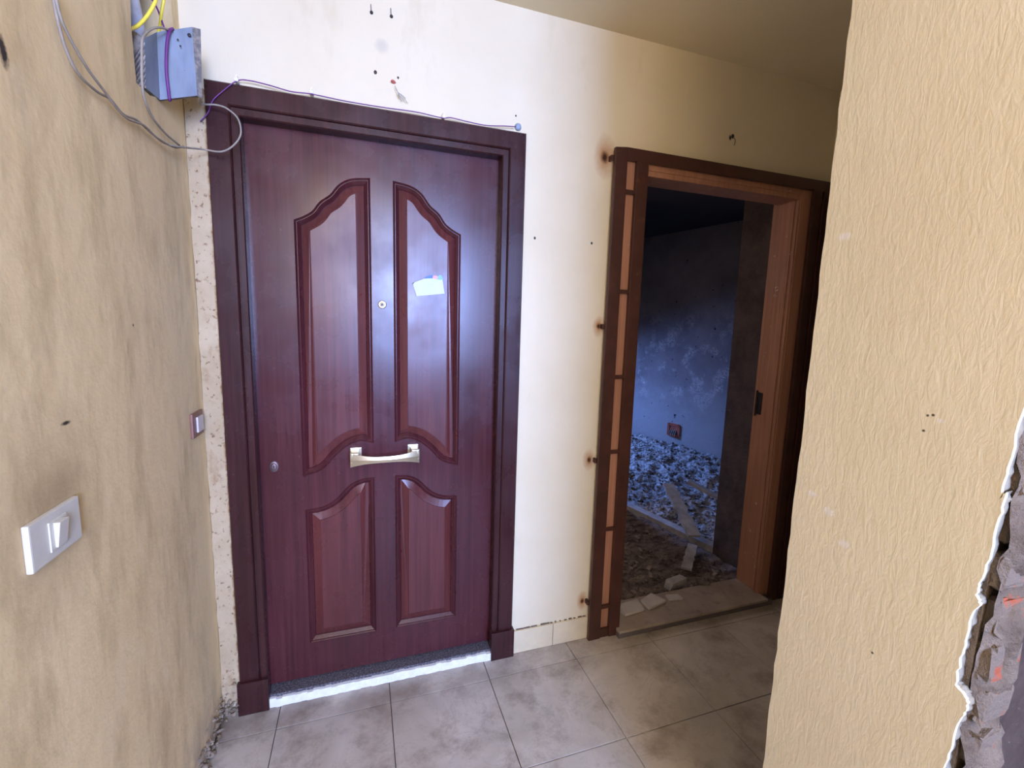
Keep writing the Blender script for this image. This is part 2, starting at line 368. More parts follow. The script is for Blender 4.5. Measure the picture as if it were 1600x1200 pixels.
# hallway behind the viewpoint, with the daylight opening
struct(plate('wall_rear', [(-.14, 0), (4.2, 0), (4.2, HC), (-.14, HC)], [[(.55, .7), (.55, 2.56), (2.18, 2.56), (2.18, .7)]], -6.0, -5.88, WALL), 'wall behind the viewpoint with a window opening', 'wall')
struct(box('wall_side_shade', XR+.12, 4.1, YR-.115, YR-.101, 0, HC, SOOTB), 'dark sheet in place of the shade past the broken wall edge', 'wall')  # thin dark layer, its colour stands in for shade beyond the jamb
struct(box('wall_hall', 2.2, 2.3, -5.88, -2.35, 0, HC, WALL), 'hallway wall behind the viewpoint', 'wall')
struct(box('wall_room', 4.1, 4.2, -5.88, YR-.1, 0, HC, WALL), 'far wall of the side room', 'wall')

# right wall: brick core, mortar, and a plaster skin with a broken edge
edge_px = [(-1.397, 2.64), (-1.391, 2.3), (-1.399, 2.0), (-1.390, 1.75), (-1.384, 1.415), (-1.381, 1.376), (-1.376, 1.296), (-1.3735, 1.250), (-1.3795, 1.262),
           (-1.3765, 1.225), (-1.375, 1.172), (-1.368, 1.120), (-1.3665, 1.102), (-1.3735, 1.092), (-1.368, 1.078), (-1.3645, 1.027),
           (-1.3625, .99), (-1.362, .952), (-1.371, .948), (-1.3795, .937), (-1.3775, .915), (-1.371, .885), (-1.368, .84), (-1.366, .79), (-1.375, .70), (-1.367, .60), (-1.379, .45), (-1.37, .3), (-1.378, .15), (-1.37, 0)]
def jag(pts, amp=.0016, n=5):
    out = []
    for (a, b), (c_, d) in zip(pts, pts[1:]):
        for k in range(n):
            t = k/n; out.append((a+(c_-a)*t+random.uniform(-amp, amp)*(k > 0), b+(d-b)*t))
    out.append(pts[-1]); return out
pe = [(y-.0062, z) for y, z in edge_px]
far = [(YR+random.uniform(-.0022, .0016)+.0004*math.sin(z*.9), z*HC/70) for z in range(71)]
rw = empty('wall_right', (XR, YR, 0))
struct(rw, 'yellow right wall with thick brushed paint, broken open at its near edge', 'wall')
skin = jag(pe)+far
place(plate('painted_skin', skin, [], XR, XR+.007, RWALL, axis='x'), rw)
un = jag([(y-.0035, z) for y, z in edge_px], .0022, 6)
place(plate('plaster_layer', un+[(YR-.0015, 0), (YR-.0015, HC)], [], XR+.007, XR+.022, PEDGE, axis='x'), rw)
# the core under the plaster: a lumpy mortar face with bricks showing
bm = bmesh.new()
nz_, nx_ = 150, 12; grid = []
for i in range(nz_+1):
    z = HC*i/nz_; row = []
    for j in range(nx_+1):
        x = XR+.022+(.085)*j/nx_
        d = noise.noise(Vector((x*22, 3, z*14)))*.022+noise.noise(Vector((x*9, 13, z*6)))*.010+noise.noise(Vector((x*60, 9, z*50)))*.005
        yy = YJ+.004+d - .012*math.sin(math.pi*j/nx_)
        row.append(bm.verts.new((x+(noise.noise(Vector((5, z*9, 1)))*.012 if j == nx_ else 0), yy, z)))
    grid.append(row)
for i in range(nz_):
    for j in range(nx_): bm.faces.new((grid[i][j], grid[i][j+1], grid[i+1][j+1], grid[i+1][j]))
place(obj('mortar_face', bm, MORTAR, smooth=True), rw)
place(box('core', XR+.022, XR+.10, YJ+.012, YR, 0, HC, MORTAR), rw)
bz = .03
while bz < HC-.08:
    bm = bmesh.new(); off = random.uniform(-.004, .004)
    vs = bx(bm, XR+.024+random.uniform(0, .01), XR+.103+random.uniform(-.006, .006), YJ-.002+off, YJ+.03, bz, bz+.058+random.uniform(-.006, .002), .009)
    for v in bm.verts: v.co += Vector((random.uniform(-1, 1), random.uniform(-1, 1), random.uniform(-1, 1)))*.004
    place(obj('brick', bm, BRICK), rw); bz += .072

# floor: slab and 40 cm tiles
fl = box('floor', -.12, 4.2, -6, YW+.14, -.12, -.010, GROUT)
struct(fl, 'dirty beige marble tile floor of the hallway', 'floor')
xs = [0.0, .193, .594, .994, 1.395, 1.796, 2.197, 2.598, XE]; ys = [YW, -.108, -.509, -.910, -1.311, -1.712, -2.113, -2.514]
for i in range(len(xs)-1):
    for j in range(len(ys)-1):
        x0, x1, y1, y0 = xs[i]+.0014, xs[i+1]-.0014, ys[j]-.0018, ys[j+1]+.0018
        if x0 > XR and y0 < YR-.15 and x1 > XR+.3: continue
        bm = bmesh.new(); bx(bm, x0, x1, y0, y1, -.012, 0, .0012)
        t1, t2, t3 = [random.uniform(-.0009, .0009) for _ in range(3)]
        for v in bm.verts: v.co.z += t1*(v.co.x-x0)/.4+t2*(v.co.y-y0)/.4-abs(t3)
        obj('tile', bm, TILE, fl)

# skirting along the back wall, and the filler strip beside the left wall
bb = empty('baseboard_back', (1.3, YW, 0)); struct(bb, 'cream tile skirting between the closed door and the gate', 'baseboard')
for a, b in ((1.127, 1.325), (1.327, 1.60)):
    bm = bmesh.new(); bx(bm, a, b, .001, YW+.002, .001, .108, .002); place(obj('skirting_tile', bm, BASEB), bb)
bm = bmesh.new()
for k in range(16):
    x = 1.125+.38*k/16; bx(bm, x, x+.024+random.uniform(-.02, .004), .009, YW+.001, .1079, .1095+random.uniform(0, .003))
place(obj('dirt_line', bm, GROUT), bb)
# filler strip with ragged edge
rag = [(.0005+random.uniform(-.0003, .003), z*2.15/60+.05) for z in range(61)]
rag2 = [(.061+random.uniform(-.004, .003), z*2.12/90+.05) for z in range(91)][::-1]
st = plate('trim_1', rag+rag2, [], .004, YW+.001, FILL); struct(st, 'speckled filler strip between the left wall and the door frame', 'trim')
# crumbled plaster at the foot of the corner
bm = bmesh.new()
for k in range(150):
    t = random.random(); y = -.45*t+.0; z = abs(random.gauss(0, .045))*(1-.3*t)
    rock(bm, (random.uniform(-.002, .010)+max(0, .02-z)*random.random()*.8, y, z+.002), random.uniform(.004, .014), .7, 1, .3)
for k in range(50):
    rock(bm, (random.uniform(.0, .055), random.uniform(-.006, .012), abs(random.gauss(0, .05))), random.uniform(.004, .011), .7, 1, .3)
tag(obj('crumbled_plaster', bm, CRUM, kind='stuff'), 'crumbled plaster along the foot of the left wall corner', 'rubble')

# ------------------------------------------------------------------ door 1: the closed mahogany door
d1 = empty('door_1', (.59, 0, 0)); struct(d1, 'closed dark mahogany door with four raised panels and brass handle', 'door')
XL, XRt, ZT = .059, 1.125, 2.20
prof = [(0, YW+.03), (0, .004), (.004, 0), (.062, 0), (.066, .004), (.068, .010), (.071, .010), (.073, .003), (.090, .003), (.0935, .007), (.0935, .075), (.04, .075), (.04, YW+.03)]
def frame_side(side):
    bm = bmesh.new(); lo, hi = [], []
    for d, y in prof:
        x = XL+d if side < 0 else XRt-d
        lo.append(bm.verts.new((x, y, .0))); hi.append(bm.verts.new((x, y, ZT-d)))
    n = len(prof)
    for k in range(n): bm.faces.new((lo[k], lo[(k+1) % n], hi[(k+1) % n], hi[k]))
    bm.faces.new(lo); bm.faces.new(hi)
    return place(obj('door_jamb', bm, FRAMEW), d1)
frame_side(-1); frame_side(1)
bm = bmesh.new(); lo, hi = [], []
for d, y in prof: lo.append(bm.verts.new((XL+d, y, ZT-d))); hi.append(bm.verts.new((XRt-d, y, ZT-d)))
for k in range(len(prof)): bm.faces.new((lo[k], lo[(k+1) % len(prof)], hi[(k+1) % len(prof)], hi[k]))
bm.faces.new(lo); bm.faces.new(hi); place(obj('door_head', bm, FRAMEW), d1)
for x0, x1 in ((.053, .156), (1.026, 1.131)):
    bm = bmesh.new(); bx(bm, x0, x1, -.014, .03, 0, .130, .003); place(obj('plinth_block', bm, FRAMEW), d1)
# leaf
YL = .055
def mirror(pts): return [(1.1765-x, z) for x, z in pts][::-1]
def arc(pts, n=4): return [(v.x, v.y) for v in catmull([(a, b, 0) for a, b in pts], n)]
UL = arc([(.300, 1.808), (.325, 1.820), (.357, 1.842), (.383, 1.877), (.417, 1.904), (.447, 1.942), (.485, 1.964), (.541, 1.973)])+\
     arc([(.541, 1.007), (.497, 1.016), (.448, .998), (.400, .957), (.358, .912), (.300, .892)])
LLo = arc([(.304, .743), (.362, .751), (.411, .778), (.461, .829), (.503, .848), (.541, .851)])+[(.541, .206), (.304, .206)]
PANELS = [UL, mirror(UL), LLo, mirror(LLo)]
place(plate('door_leaf', [(.145, .052), (1.032, .052), (1.032, 2.112), (.145, 2.112)], [list(p) for p in PANELS], YL, YL+.018, MAHOG), d1)
place(box('door_core', .145, 1.032, YL+.0181, YL+.04, .052, 2.112, MAHOG), d1)
def offset(pts, d):
    """offset a closed clockwise or counter-clockwise loop inward with mitres"""
    n = len(pts); A = sum(pts[i][0]*pts[(i+1) % n][1]-pts[(i+1) % n][0]*pts[i][1] for i in range(n)); s = 1 if A > 0 else -1
    out = []
    for i in range(n):
        p0, p1, p2 = Vector(pts[i-1]), Vector(pts[i]), Vector(pts[(i+1) % n])
        e1, e2 = (p1-p0).normalized(), (p2-p1).normalized()
        n1, n2 = Vector((-e1.y, e1.x))*s, Vector((-e2.y, e2.x))*s
        b = (n1+n2); L = b.length
        if L < 1e-6: out.append(tuple(p1+n1*d)); continue
        b /= L; k = d/max(.35, b.dot(n1)); out.append(tuple(p1+b*k))
    return out
def tidy(loop, pts, d):
    """pull inset points that crossed over at tight corners back to their valid neighbours"""
    def dist(p):
        best = 9
        for k in range(len(pts)):
            a, b = Vector(pts[k]), Vector(pts[(k+1) % len(pts)]); e = b-a
            t = max(0, min(1, (Vector(p)-a).dot(e)/max(1e-12, e.dot(e)))); best = min(best, (Vector(p)-a-e*t).length)
        return best
    n = len(loop); ok = [dist(p) >= .965*d for p in loop]; out = list(loop)
    for i in range(n):
        if not ok[i]:
            for r in range(1, n):
                if ok[(i-r) % n]: out[i] = loop[(i-r) % n]; break
                if ok[(i+r) % n]: out[i] = loop[(i+r) % n]; break
    return out
def clean(pts):
    out = []  # drop doubled points
    for p in pts:
        if not out or (Vector(p)-Vector(out[-1])).length > 1e-5: out.append(p)
    return out
def loft(name, pts, prof_, mat, fill, smooth=False):
    bm = bmesh.new(); rings = []
    for d, y in prof_: rings.append([bm.verts.new((x, YL-y, z)) for x, z in (tidy(offset(pts, d), pts, d) if d > .02 else offset(pts, d))])
    n = len(pts)
    for a, b in zip(rings, rings[1:]):
        for k in range(n): bm.faces.new((a[k], a[(k+1) % n], b[(k+1) % n], b[k]))
    if fill:
        es = [bm.edges.get((rings[-1][k], rings[-1][(k+1) % n])) for k in range(n)]
        bmesh.ops.remove_doubles(bm, verts=bm.verts, dist=2e-5)
        es = [e for e in bm.edges if e.is_valid and len(e.link_faces) == 1 and all(abs(v.co.y-(YL-prof_[-1][1])) < 1e-6 for v in e.verts)]
        bmesh.ops.triangle_fill(bm, use_beauty=True, use_dissolve=False, edges=es)
    return place(obj(name, bm, mat), d1)
for P in PANELS:
    P = clean(P)
    loft('panel_moulding', P, [(-.008, -.001), (-.007, .003), (-.004, .0055), (-.001, .003), (0, .0005), (.0015, .0005), (.0135, -.009), (.0145, -.012), (.015, -.017)], MAHOG, False)
    loft('raised_panel', P, [(.014, -.017), (.015, -.0115), (.041, -.0025), (.043, -.002), (.044, .0005), (.045, .0005)], PANEL, True)
# threshold
th = empty('trim_2', (.59, .03, 0)); struct(th, 'dark speckled granite threshold with a white front strip under the closed door', 'trim')
place(box('granite_slab', .153, 1.031, .006, .10, .001, .046, GRAN, bev=.002), th)
bm = bmesh.new()
for k in range(40):
    x = .156+.87*k/40; bx(bm, x, x+.87/40+.0005, -.004-random.uniform(0, .004), .007, .0005, .036+random.uniform(-.003, .003))
place(obj('white_strip', bm, WPLAST), th)
# handle: two rosettes and a bowed, waisted bar

bm = bmesh.new(); n = 28; rings = []
for k in range(n+1):
    t = k/n; u = 2*t-1; x = .590+.128*u*1.0
    h = .0115+.017*abs(u)**2.6; out = .050+.022*(1-u*u); th_ = .004
    zc = .949
    ring = [(x, YL-out, zc+h), (x, YL-out-.003, zc), (x, YL-out, zc-h), (x, YL-out+.007, zc-h*.8), (x, YL-out+.007, zc+h*.8)]
    rings.append([bm.verts.new(p) for p in ring])
for a, b in zip(rings, rings[1:]):
    for k in range(5): bm.faces.new((a[k], a[(k+1) % 5], b[(k+1) % 5], b[k]))
bm.faces.new(rings[0]); bm.faces.new(rings[-1])
hb = place(obj('handle', bm, BRASS), d1); hb['label'] = 'bowed satin brass pull handle'
for s in (-1, 1):
    bm = bmesh.new(); xc = .590+s*.108
    bx(bm, xc-.021, xc+.021, YL-.006, YL-.0005, .922, .984, .002)
    bx(bm, xc-.014 + s*.004, xc+.014+s*.004, YL-.054, YL-.004, .935, .974, .003)
    r = obj('rosette', bm, BRASS); r.parent = hb
lathe_o = lathe('peephole', [(.0155, 0), (.0155, .002), (.0135, .005), (.0115, .0055), (.0105, .0035), (.0085, .0035), (.0078, .007), (.0058, .0072)], (.586, YL, 1.532), BRASS)
place(lathe_o, d1); lathe_o['label'] = 'round brass peephole'
le = lathe('lens', [(.0056, 0), (.0056, .0074), (.003, .0088)], (.586, YL, 1.532), LENS); le.parent = lathe_o
kh = lathe('keyhole_plate', [(.016, 0), (.016, .0025), (.012, .004), (.0085, .0045), (.0085, .007), (.0075, .0075)], (.197, YL, .930), NICKEL, sz=1.35); place(kh, d1)
bm = bmesh.new(); bx(bm, .1955, .1985, YL-.0085, YL-.007, .925, .936); k2 = obj('keyway', bm, SCREW); k2.parent = kh

# paper stuck on the right panel
pp = [(.700, 1.613), (.706, 1.621), (.741, 1.636), (.767, 1.640), (.812, 1.640), (.8215, 1.583), (.713, 1.569), (.709, 1.584), (.703, 1.600)]
pr = empty('paper_note', (.76, YL, 1.6)); tag(pr, 'torn pale paper note stuck on the upper right panel of the closed door', 'paper')
def sheet(name, pts, y, mat, th_=.0006):
    bm = bmesh.new(); f = bm.faces.new([bm.verts.new((a, y-.002*math.sin((a-.70)*26), b)) for a, b in pts])
    r = bmesh.ops.extrude_face_region(bm, geom=[f])
    for v in r['geom']:
        if isinstance(v, bmesh.types.BMVert): v.co.y -= th_
    return place(obj(name, bm, mat), pr)
sheet('sheet', pp, YL-.003, PAPER)
sheet('printed_corner', [(.741, 1.636), (.752, 1.646), (.768, 1.651), (.776, 1.651), (.775, 1.639), (.756, 1.638)], YL-.0038, INKB)
sheet('printed_corner', [(.774, 1.639), (.776, 1.650), (.792, 1.650), (.795, 1.641), (.790, 1.637)], YL-.0042, INKR)
sheet('printed_corner', [(.790, 1.637), (.794, 1.649), (.803, 1.654), (.811, 1.649), (.815, 1.638), (.804, 1.635)], YL-.0038, INKC)
sheet('torn_edge', [(.697, 1.6125), (.7005, 1.6195), (.741, 1.637), (.745, 1.634), (.706, 1.617)], YL-.0024, SCREW)

# ------------------------------------------------------------------ door 2: open doorway, orange wood frame
d2 = empty('door_2', (2.1, .05, 0)); struct(d2, 'open doorway with weathered orange wood frame and no leaf', 'door')
for side in (-1, 1):
    bm = bmesh.new()
    if side > 0:
        bx(bm, 2.556, 2.625, .0, .016, .03, 2.185, .002); bx(bm, 2.548, 2.556, .006, .016, .03, 2.12, .0015)
        bx(bm, 2.556, 2.60, .016, .158, .03, 2.16)
    else:
        bx(bm, 1.53, 1.655, .0, .016, .0, 2.185, .002); bx(bm, 1.610, 1.655, .016, .158, .0, 2.16)
    place(obj('door_jamb', bm, ORANGE), d2)
bm = bmesh.new(); bx(bm, 1.655, 2.556, .0, .016, 2.135, 2.185, .002); bx(bm, 1.655, 2.556, .004, .016, 2.113, 2.135, .002); bx(bm, 1.655, 2.556, .016, .125, 2.113, 2.16)
place(obj('door_head', bm, ORANGE), d2)
bm = bmesh.new(); bx(bm, 2.550, 2.556, .03, .10, .045, 2.113, .002)
place(obj('door_stop', bm, ORANGE), d2)
bm = bmesh.new()
bx(bm, 2.5535, 2.556, .105, .135, 1.02, 1.14, .001); tube_bm(bm, [(2.551, .14, 1.01), (2.551, .14, 1.15)], .005, smooth=False)
place(obj('hinge', bm, SCREW), d2)
si = empty('trim_3', (2.1, 0, 0)); struct(si, 'dusty stone sill of the open doorway', 'trim')
place(box('sill_top', 1.648, 2.565, -.052, .16, .027, .040, SILL, bev=.002), si)
place(box('sill_front', 1.648, 2.60, -.048, .0, .0005, .027, SILLF), si)

# ------------------------------------------------------------------ iron gate frame on the wall around door 2
g = empty('security_gate', (2.1, -.02, 0)); tag(g, 'dark brown iron gate frame with ladder side around the open doorway', 'gate')
G0, G1 = -.022, -.004
def gp(name, *a, bev=.004):
    bm = bmesh.new(); bx(bm, *a, bev); return place(obj(name, bm, GATE), g)
bm = bmesh.new(); bx(bm, 1.500, 1.562, G0, G1, 0, 2.205, .004)
for v in bm.verts:
    if v.co.z > 2.19 and v.co.x < 1.515: v.co.z -= .006; v.co.x += .004
place(obj('post', bm, GATE), g)
gp('post', 1.608, 1.665, G0, G1, 0, 2.160)
gp('post', 2.610, 2.665, G0, G1, 0, 2.160)
gp('post', 2.675, 2.735, G0, G1, 0, 2.160)
gp('top_rail', 1.562, 2.738, G0, G1, 2.156, 2.205)
gp('bottom_rail', 1.562, 1.608, G0+.003, G1-.002, .002, .046)
for z in (2.033, 1.624, 1.254, .913, .545, .157): gp('rung', 1.560, 1.610, G0+.003, G1-.003, z-.008, z+.008, bev=.002)
for x, z in ((1.492, 2.160), (1.494, 1.473), (1.493, .874), (1.491, .186)):
    gp('weld_tab', x, 1.503, -.010, YW+.002, z-.010, z+.010, bev=.002)
# swung-open gate leaf, folded against the end wall
gl = empty('gate_leaf', (2.69, -.06, 0)); tag(gl, 'dark brown iron gate leaf swung open against the alcove end wall', 'gate')
def glp(name, y0, y1, z0, z1, x0=2.70, x1=2.735):
    bm = bmesh.new(); bx(bm, x0, x1, y0, y1, z0, z1, .003); return place(obj(name, bm, GATE), gl)
glp('stile', -.092, -.045, .03, 2.15); glp('stile', -.92, -.873, .03, 2.15)
for z in (.03, .70, 1.35, 2.105): glp('rail', -.873, -.092, z, z+.045)
for k in range(7): glp('bar', -.19-.1*k, -.175-.1*k, .075, 2.105, 2.71, 2.725)

# ------------------------------------------------------------------ back room seen through the doorway
struct(box('floor_back', .6, 4.2, YW+.14, 3.9, -.12, -.02, DIRT), 'bare floor of the dark back room', 'floor')
struct(box('ceiling_back', .6, 4.4, YW+.14, 3.9, 2.4, 2.5, SOOTC), 'blackened ceiling of the back room', 'ceiling')
def vwall(name, a, b, th_, mat, h=2.4, lab=None, z0=-.02):
    a, b = Vector(a), Vector(b); d = (b-a).normalized(); nn = Vector((-d.y, d.x))*th_
    bm = bmesh.new(); ps = [a, b, b+nn, a+nn]
    lo = [bm.verts.new((p.x, p.y, z0)) for p in ps]; hi = [bm.verts.new((p.x, p.y, h)) for p in ps]
    bm.faces.new(lo); bm.faces.new(hi)
    for k in range(4): bm.faces.new((lo[k], lo[(k+1) % 4], hi[(k+1) % 4], hi[k]))
    o = obj(name, bm, mat); struct(o, lab, 'wall'); return o
wr = vwall('wall_scorched', (3.72, 1.02), (3.03, 3.73), -.1, SOOT, lab='sooty plaster wall deep in the back room, with broken socket')
vwall('wall_stub', (2.69, .155), (2.69, .49), -.12, SOOTB, lab='sooty brown wall stub right of the open doorway')
vwall('wall_return', (2.81, .37), (3.95, .37), .12, SOOTB, lab='return wall behind the sooty stub')
vwall('wall_partition', (2.50, 1.30), (2.02, 3.6), .08, SOOTB, lab='partition hidden behind the gate')
struct(box('wall_far', .6, 4.2, 3.7, 3.8, -.02, 2.4, SOOTB), 'far wall of the back room', 'wall')
struct(box('wall_store', .5, .6, YW+.14, 3.8, -.02, 2.4, SOOTB), 'left wall of the back room', 'wall')
# broken socket recess on the scorched wall
wd = (Vector((3.03, 3.73, 0))-Vector((3.72, 1.02, 0))).normalized(); wn = Vector((-wd.y, wd.x, 0))
if wn.x > 0: wn = -wn
def onwall(px_, py_):
    """world point where the sight line through a pixel of the frame meets the scorched wall"""
    r = Matrix(R_) @ Vector((px_-800, py_-600, F_PX)); o_ = cam.matrix_world.translation; p0 = Vector((3.72, 1.02, 0))
    return o_+r*((p0-o_).dot(wn)/r.dot(wn))
so = onwall(1053, 672)
def wallbox(bm, c_, hu, hz, dep, off=0.0, bev=0):
    vs = bx(bm, -hu, hu, -dep/2, dep/2, -hz, hz, bev); 
    for v in bm.verts:
        if v.tag: continue
        v.tag = True
        v.co = c_+wd*v.co.x+wn*(v.co.y+off)+Vector((0, 0, v.co.z))
sk = empty('broken_socket', so); tag(sk, 'broken red clay socket hole in the sooty back room wall', 'socket')
bm = bmesh.new()
for a, b, c_, d in ((-.062, 0, .012, .062), (.062, 0, .012, .062), (0, .055, .062, .012), (0, -.055, .062, .012)):
    wallbox(bm, so+wd*a+Vector((0, 0, b)), c_, d, .012, .005)
place(obj('clay_surround', bm, CLAYR), sk)
bm = bmesh.new(); wallbox(bm, so+Vector((0, 0, .02)), .050, .030, .004, .003); place(obj('red_backing', bm, CLAYR), sk)
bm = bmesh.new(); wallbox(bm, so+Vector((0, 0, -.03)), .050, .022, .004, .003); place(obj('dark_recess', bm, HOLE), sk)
bm = bmesh.new()
for k in range(4): tube_bm(bm, [so+wd*(.03-.02*k)+Vector((0, 0, .01)), so+wd*(.035-.022*k)+wn*.02+Vector((0, 0, -.02)), so+wd*(.03-.02*k)+wn*.03+Vector((0, 0, -.055))], .004, seg=6)
place(obj('loose_wire', bm, WIRE, smooth=True), sk)

# dirt floor relief
def hfield(name, x0, x1, y0, y1, nx, ny, f, mat, label, cat, stuff=True):
    bm = bmesh.new(); G = []
    for i in range(nx+1):
        col = []
        for j in range(ny+1):
            y = y0+(y1-y0)*j/ny; a = x0(y) if callable(x0) else x0; b = x1(y) if callable(x1) else x1; x = a+(b-a)*i/nx
            col.append(bm.verts.new((x, y, f(x, y))))
        G.append(col)
    for i in range(nx):
        for j in range(ny): bm.faces.new((G[i][j], G[i+1][j], G[i+1][j+1], G[i][j+1]))
    o = obj(name, bm, mat, smooth=True, kind='stuff'); return tag(o, label, cat)
def dirt(x, y):
    e = min(1, max(0, (y-.17)/.10))
    return -.012+e*(.018+.022*noise.noise(Vector((x*6, y*6, 0)))+.012*noise.noise(Vector((x*22, y*22, 3)))+.006*noise.noise(Vector((x*60, y*60, 3))))
DL = hfield('dust_layer', 1.2, lambda y: 2.685 if y < .49 else (2.685-(y-.49)*.226 if y < 1.29 else 2.40-(y-1.29)*.215), .17, 1.9, 110, 120, dirt, DIRT, 'brown dust and crumbled debris covering the floor inside the open doorway', 'dust')
# curb line at the foot of the rubble
def ln(t): return Vector((2.69, .49, 0)).lerp(Vector((2.50, 1.33, 0)), t)
bm = bmesh.new(); a, b = ln(-.02), ln(1.0); d = (b-a).normalized(); nn = Vector((-d.y, d.x, 0))*-.07
ps = [a, b, b+nn, a+nn]
lo = [bm.verts.new((p.x, p.y, -.02)) for p in ps]; hi = [bm.verts.new((p.x, p.y, .045)) for p in ps]
bm.faces.new(lo); bm.faces.new(hi)
for k in range(4): bm.faces.new((lo[k], lo[(k+1) % 4], hi[(k+1) % 4], hi[k]))
struct(obj('trim_4', bm, BOARD), 'low stone curb in front of the blue lit rubble heap', 'trim')
def heap(x, y):
    xw = 3.72-(y-1.02)*.2546; xc = 2.69-(y-.49)*.226
    t = max(0, min(1, (x-xc)/(max(.1, xw-xc))))
    h = .02+.30*t**1.2*min(1, max(.25, (y-.3)/.9)) + .05*noise.noise(Vector((x*5, y*5, 7)))+.03*noise.noise(Vector((x*14, y*14, 2)))+.012*noise.noise(Vector((x*45, y*45, 2)))
    return max(h*min(1, .35+t*3), -.01)
RH = hfield('rubble_heap', lambda y: max(2.70-(y-.49)*.226, 2.52-(y-1.3)*.209 if y > 1.3 else 0), lambda y: 3.70-(y-1.02)*.2546, .50, 3.3, 120, 180, heap, RUB, 'heap of pale broken plaster rubble in blue light at the back room wall', 'rubble')
bm = bmesh.new()
for k in range(2200):
    y = random.uniform(.52, 2.6); xc = 2.69-(y-.49)*.226+.06; xw = 3.70-(y-1.02)*.2546; x = random.uniform(xc, xw)
    rock(bm, (x, y, heap(x, y)+.004), random.choice((.005, .007, .010, .014, .022)), .5, 1, .35)
obj('fragments', bm, RUB, RH, kind='stuff')
bm = bmesh.new()
for k in range(700):
    y = .18+random.random()**1.4*1.2; x = random.uniform(1.7, 2.62)
    if x > 2.66-(y-.49)*.226: continue
    rock(bm, (x, y, dirt(x, y)+.003), random.choice((.004, .007, .010, .016)), .5, 1, .35)
obj('grit', bm, DIRT, DL, kind='stuff')
bm = bmesh.new()
for k in range(150):
    y = .18+random.random()**1.6*1.0; x = random.uniform(1.72, 2.58); L, W_ = random.uniform(.005, .022), random.uniform(.003, .012)
    a = random.uniform(0, 3.1); u, v_ = Vector((math.cos(a), math.sin(a), random.uniform(-.3, .3)))*L, Vector((-math.sin(a), math.cos(a), random.uniform(-.2, .2)))*W_
    c_ = Vector((x, y, dirt(x, y)+.009)); t_ = Vector((0, 0, .003))
    q4 = [c_-u-v_, c_+u-v_*.7, c_+u*.8+v_, c_-u*.9+v_*.8]; lo = [bm.verts.new(p-t_) for p in q4]; hi = [bm.verts.new(p+t_) for p in q4]
    bm.faces.new(lo); bm.faces.new(hi)
    for i in range(4): bm.faces.new((lo[i], lo[(i+1) % 4], hi[(i+1) % 4], hi[i]))
obj('chips', bm, CHIPD, DL, kind='stuff')
def slab(name, px1, label, cat, lx, ly, t, rz, rx=0, ry=0, mat=CHIP, z=.03, group=None, jit=.01, f=None):
    r = Matrix(R_) @ Vector((px1[0]-800, px1[1]-600, F_PX)); o_ = cam.matrix_world.translation; p = o_+r*((z-o_.z)/r.z)
    bm = bmesh.new(); vs = bx(bm, -lx/2, lx/2, -ly/2, ly/2, -t/2, t/2, .002)
    for v in bm.verts:
        v.co.x += noise.noise(v.co*13+Vector((px1[0], 0, 0)))*jit*2; v.co.y += noise.noise(v.co*13+Vector((0, px1[1], 0)))*jit*2
    o = obj(name, bm, mat); o.location = p; o.rotation_euler = (rx, ry, rz); tag(o, label, cat, group); return o
slab('broken_tile', (985, 949), 'whitish broken tile piece lying by the sill, nearest the gate ladder', 'tile', .13, .085, .012, .08, z=.047)
slab('broken_tile', (1019, 939), 'middle whitish tile piece just inside the sill of the open doorway', 'tile', .12, .08, .012, .30, z=.050)
slab('broken_tile', (1054, 933), 'right hand whitish tile piece just inside the sill of the open doorway', 'tile', .085, .06, .010, -.10, z=.046)
slab('brick_piece', (1055, 910), 'grey block fragment standing in the dust behind the sill tiles', 'rubble', .105, .055, .05, .15, z=.045, mat=BOARD)
slab('brick_piece', (1098, 912), 'small grey fragment lying right of the grey block in the dust', 'rubble', .07, .05, .03, -.3, z=.035, mat=DIRT)
# long boards lying on the rubble
def board(name, p, q_, wd_, t, mat, label, cat):
    p, q_ = Vector(p), Vector(q_); d = (q_-p); L = d.length; d.normalize(); side = d.cross(Vector((0, 0, 1))).normalized(); up = side.cross(d)
    bm = bmesh.new(); n = 10; rings = []
    for k in range(n+1):
        c_ = p.lerp(q_, k/n); ww = wd_*(.5+.18*noise.noise(Vector((k*.9, L*9, 1))))
        rings.append([bm.verts.new(c_+side*a*ww+up*b*t/2) for a, b in ((-1, -1), (1, -1), (1, 1), (-1, 1))])
    for a, b in zip(rings, rings[1:]):
        for k in range(4): bm.faces.new((a[k], a[(k+1) % 4], b[(k+1) % 4], b[k]))
    bm.faces.new(rings[0]); bm.faces.new(rings[-1]); return tag(obj(name, bm, mat), label, cat)
def pxz(px_, py_, z):
    r = Matrix(R_) @ Vector((px_-800, py_-600, F_PX)); o_ = cam.matrix_world.translation; return o_+r*((z-o_.z)/r.z)
board('broken_plank', pxz(1044, 757, .27), pxz(1085, 838, .10), .085, .02, BOARD, 'long pale plank sloping down over the blue lit rubble', 'plank')
board('broken_plank', pxz(1075, 752, .28), pxz(1124, 778, .20), .07, .02, BOARD, 'short grey plank lying high on the rubble near the sooty stub', 'plank')
board('cloth_strip', pxz(1082, 855, .03)+Vector((0, 0, .015)), pxz(1072, 892, .03)+Vector((0, 0, .012)), .06, .012, BOARD, 'pale rag strip on the dust in front of the curb', 'rag')

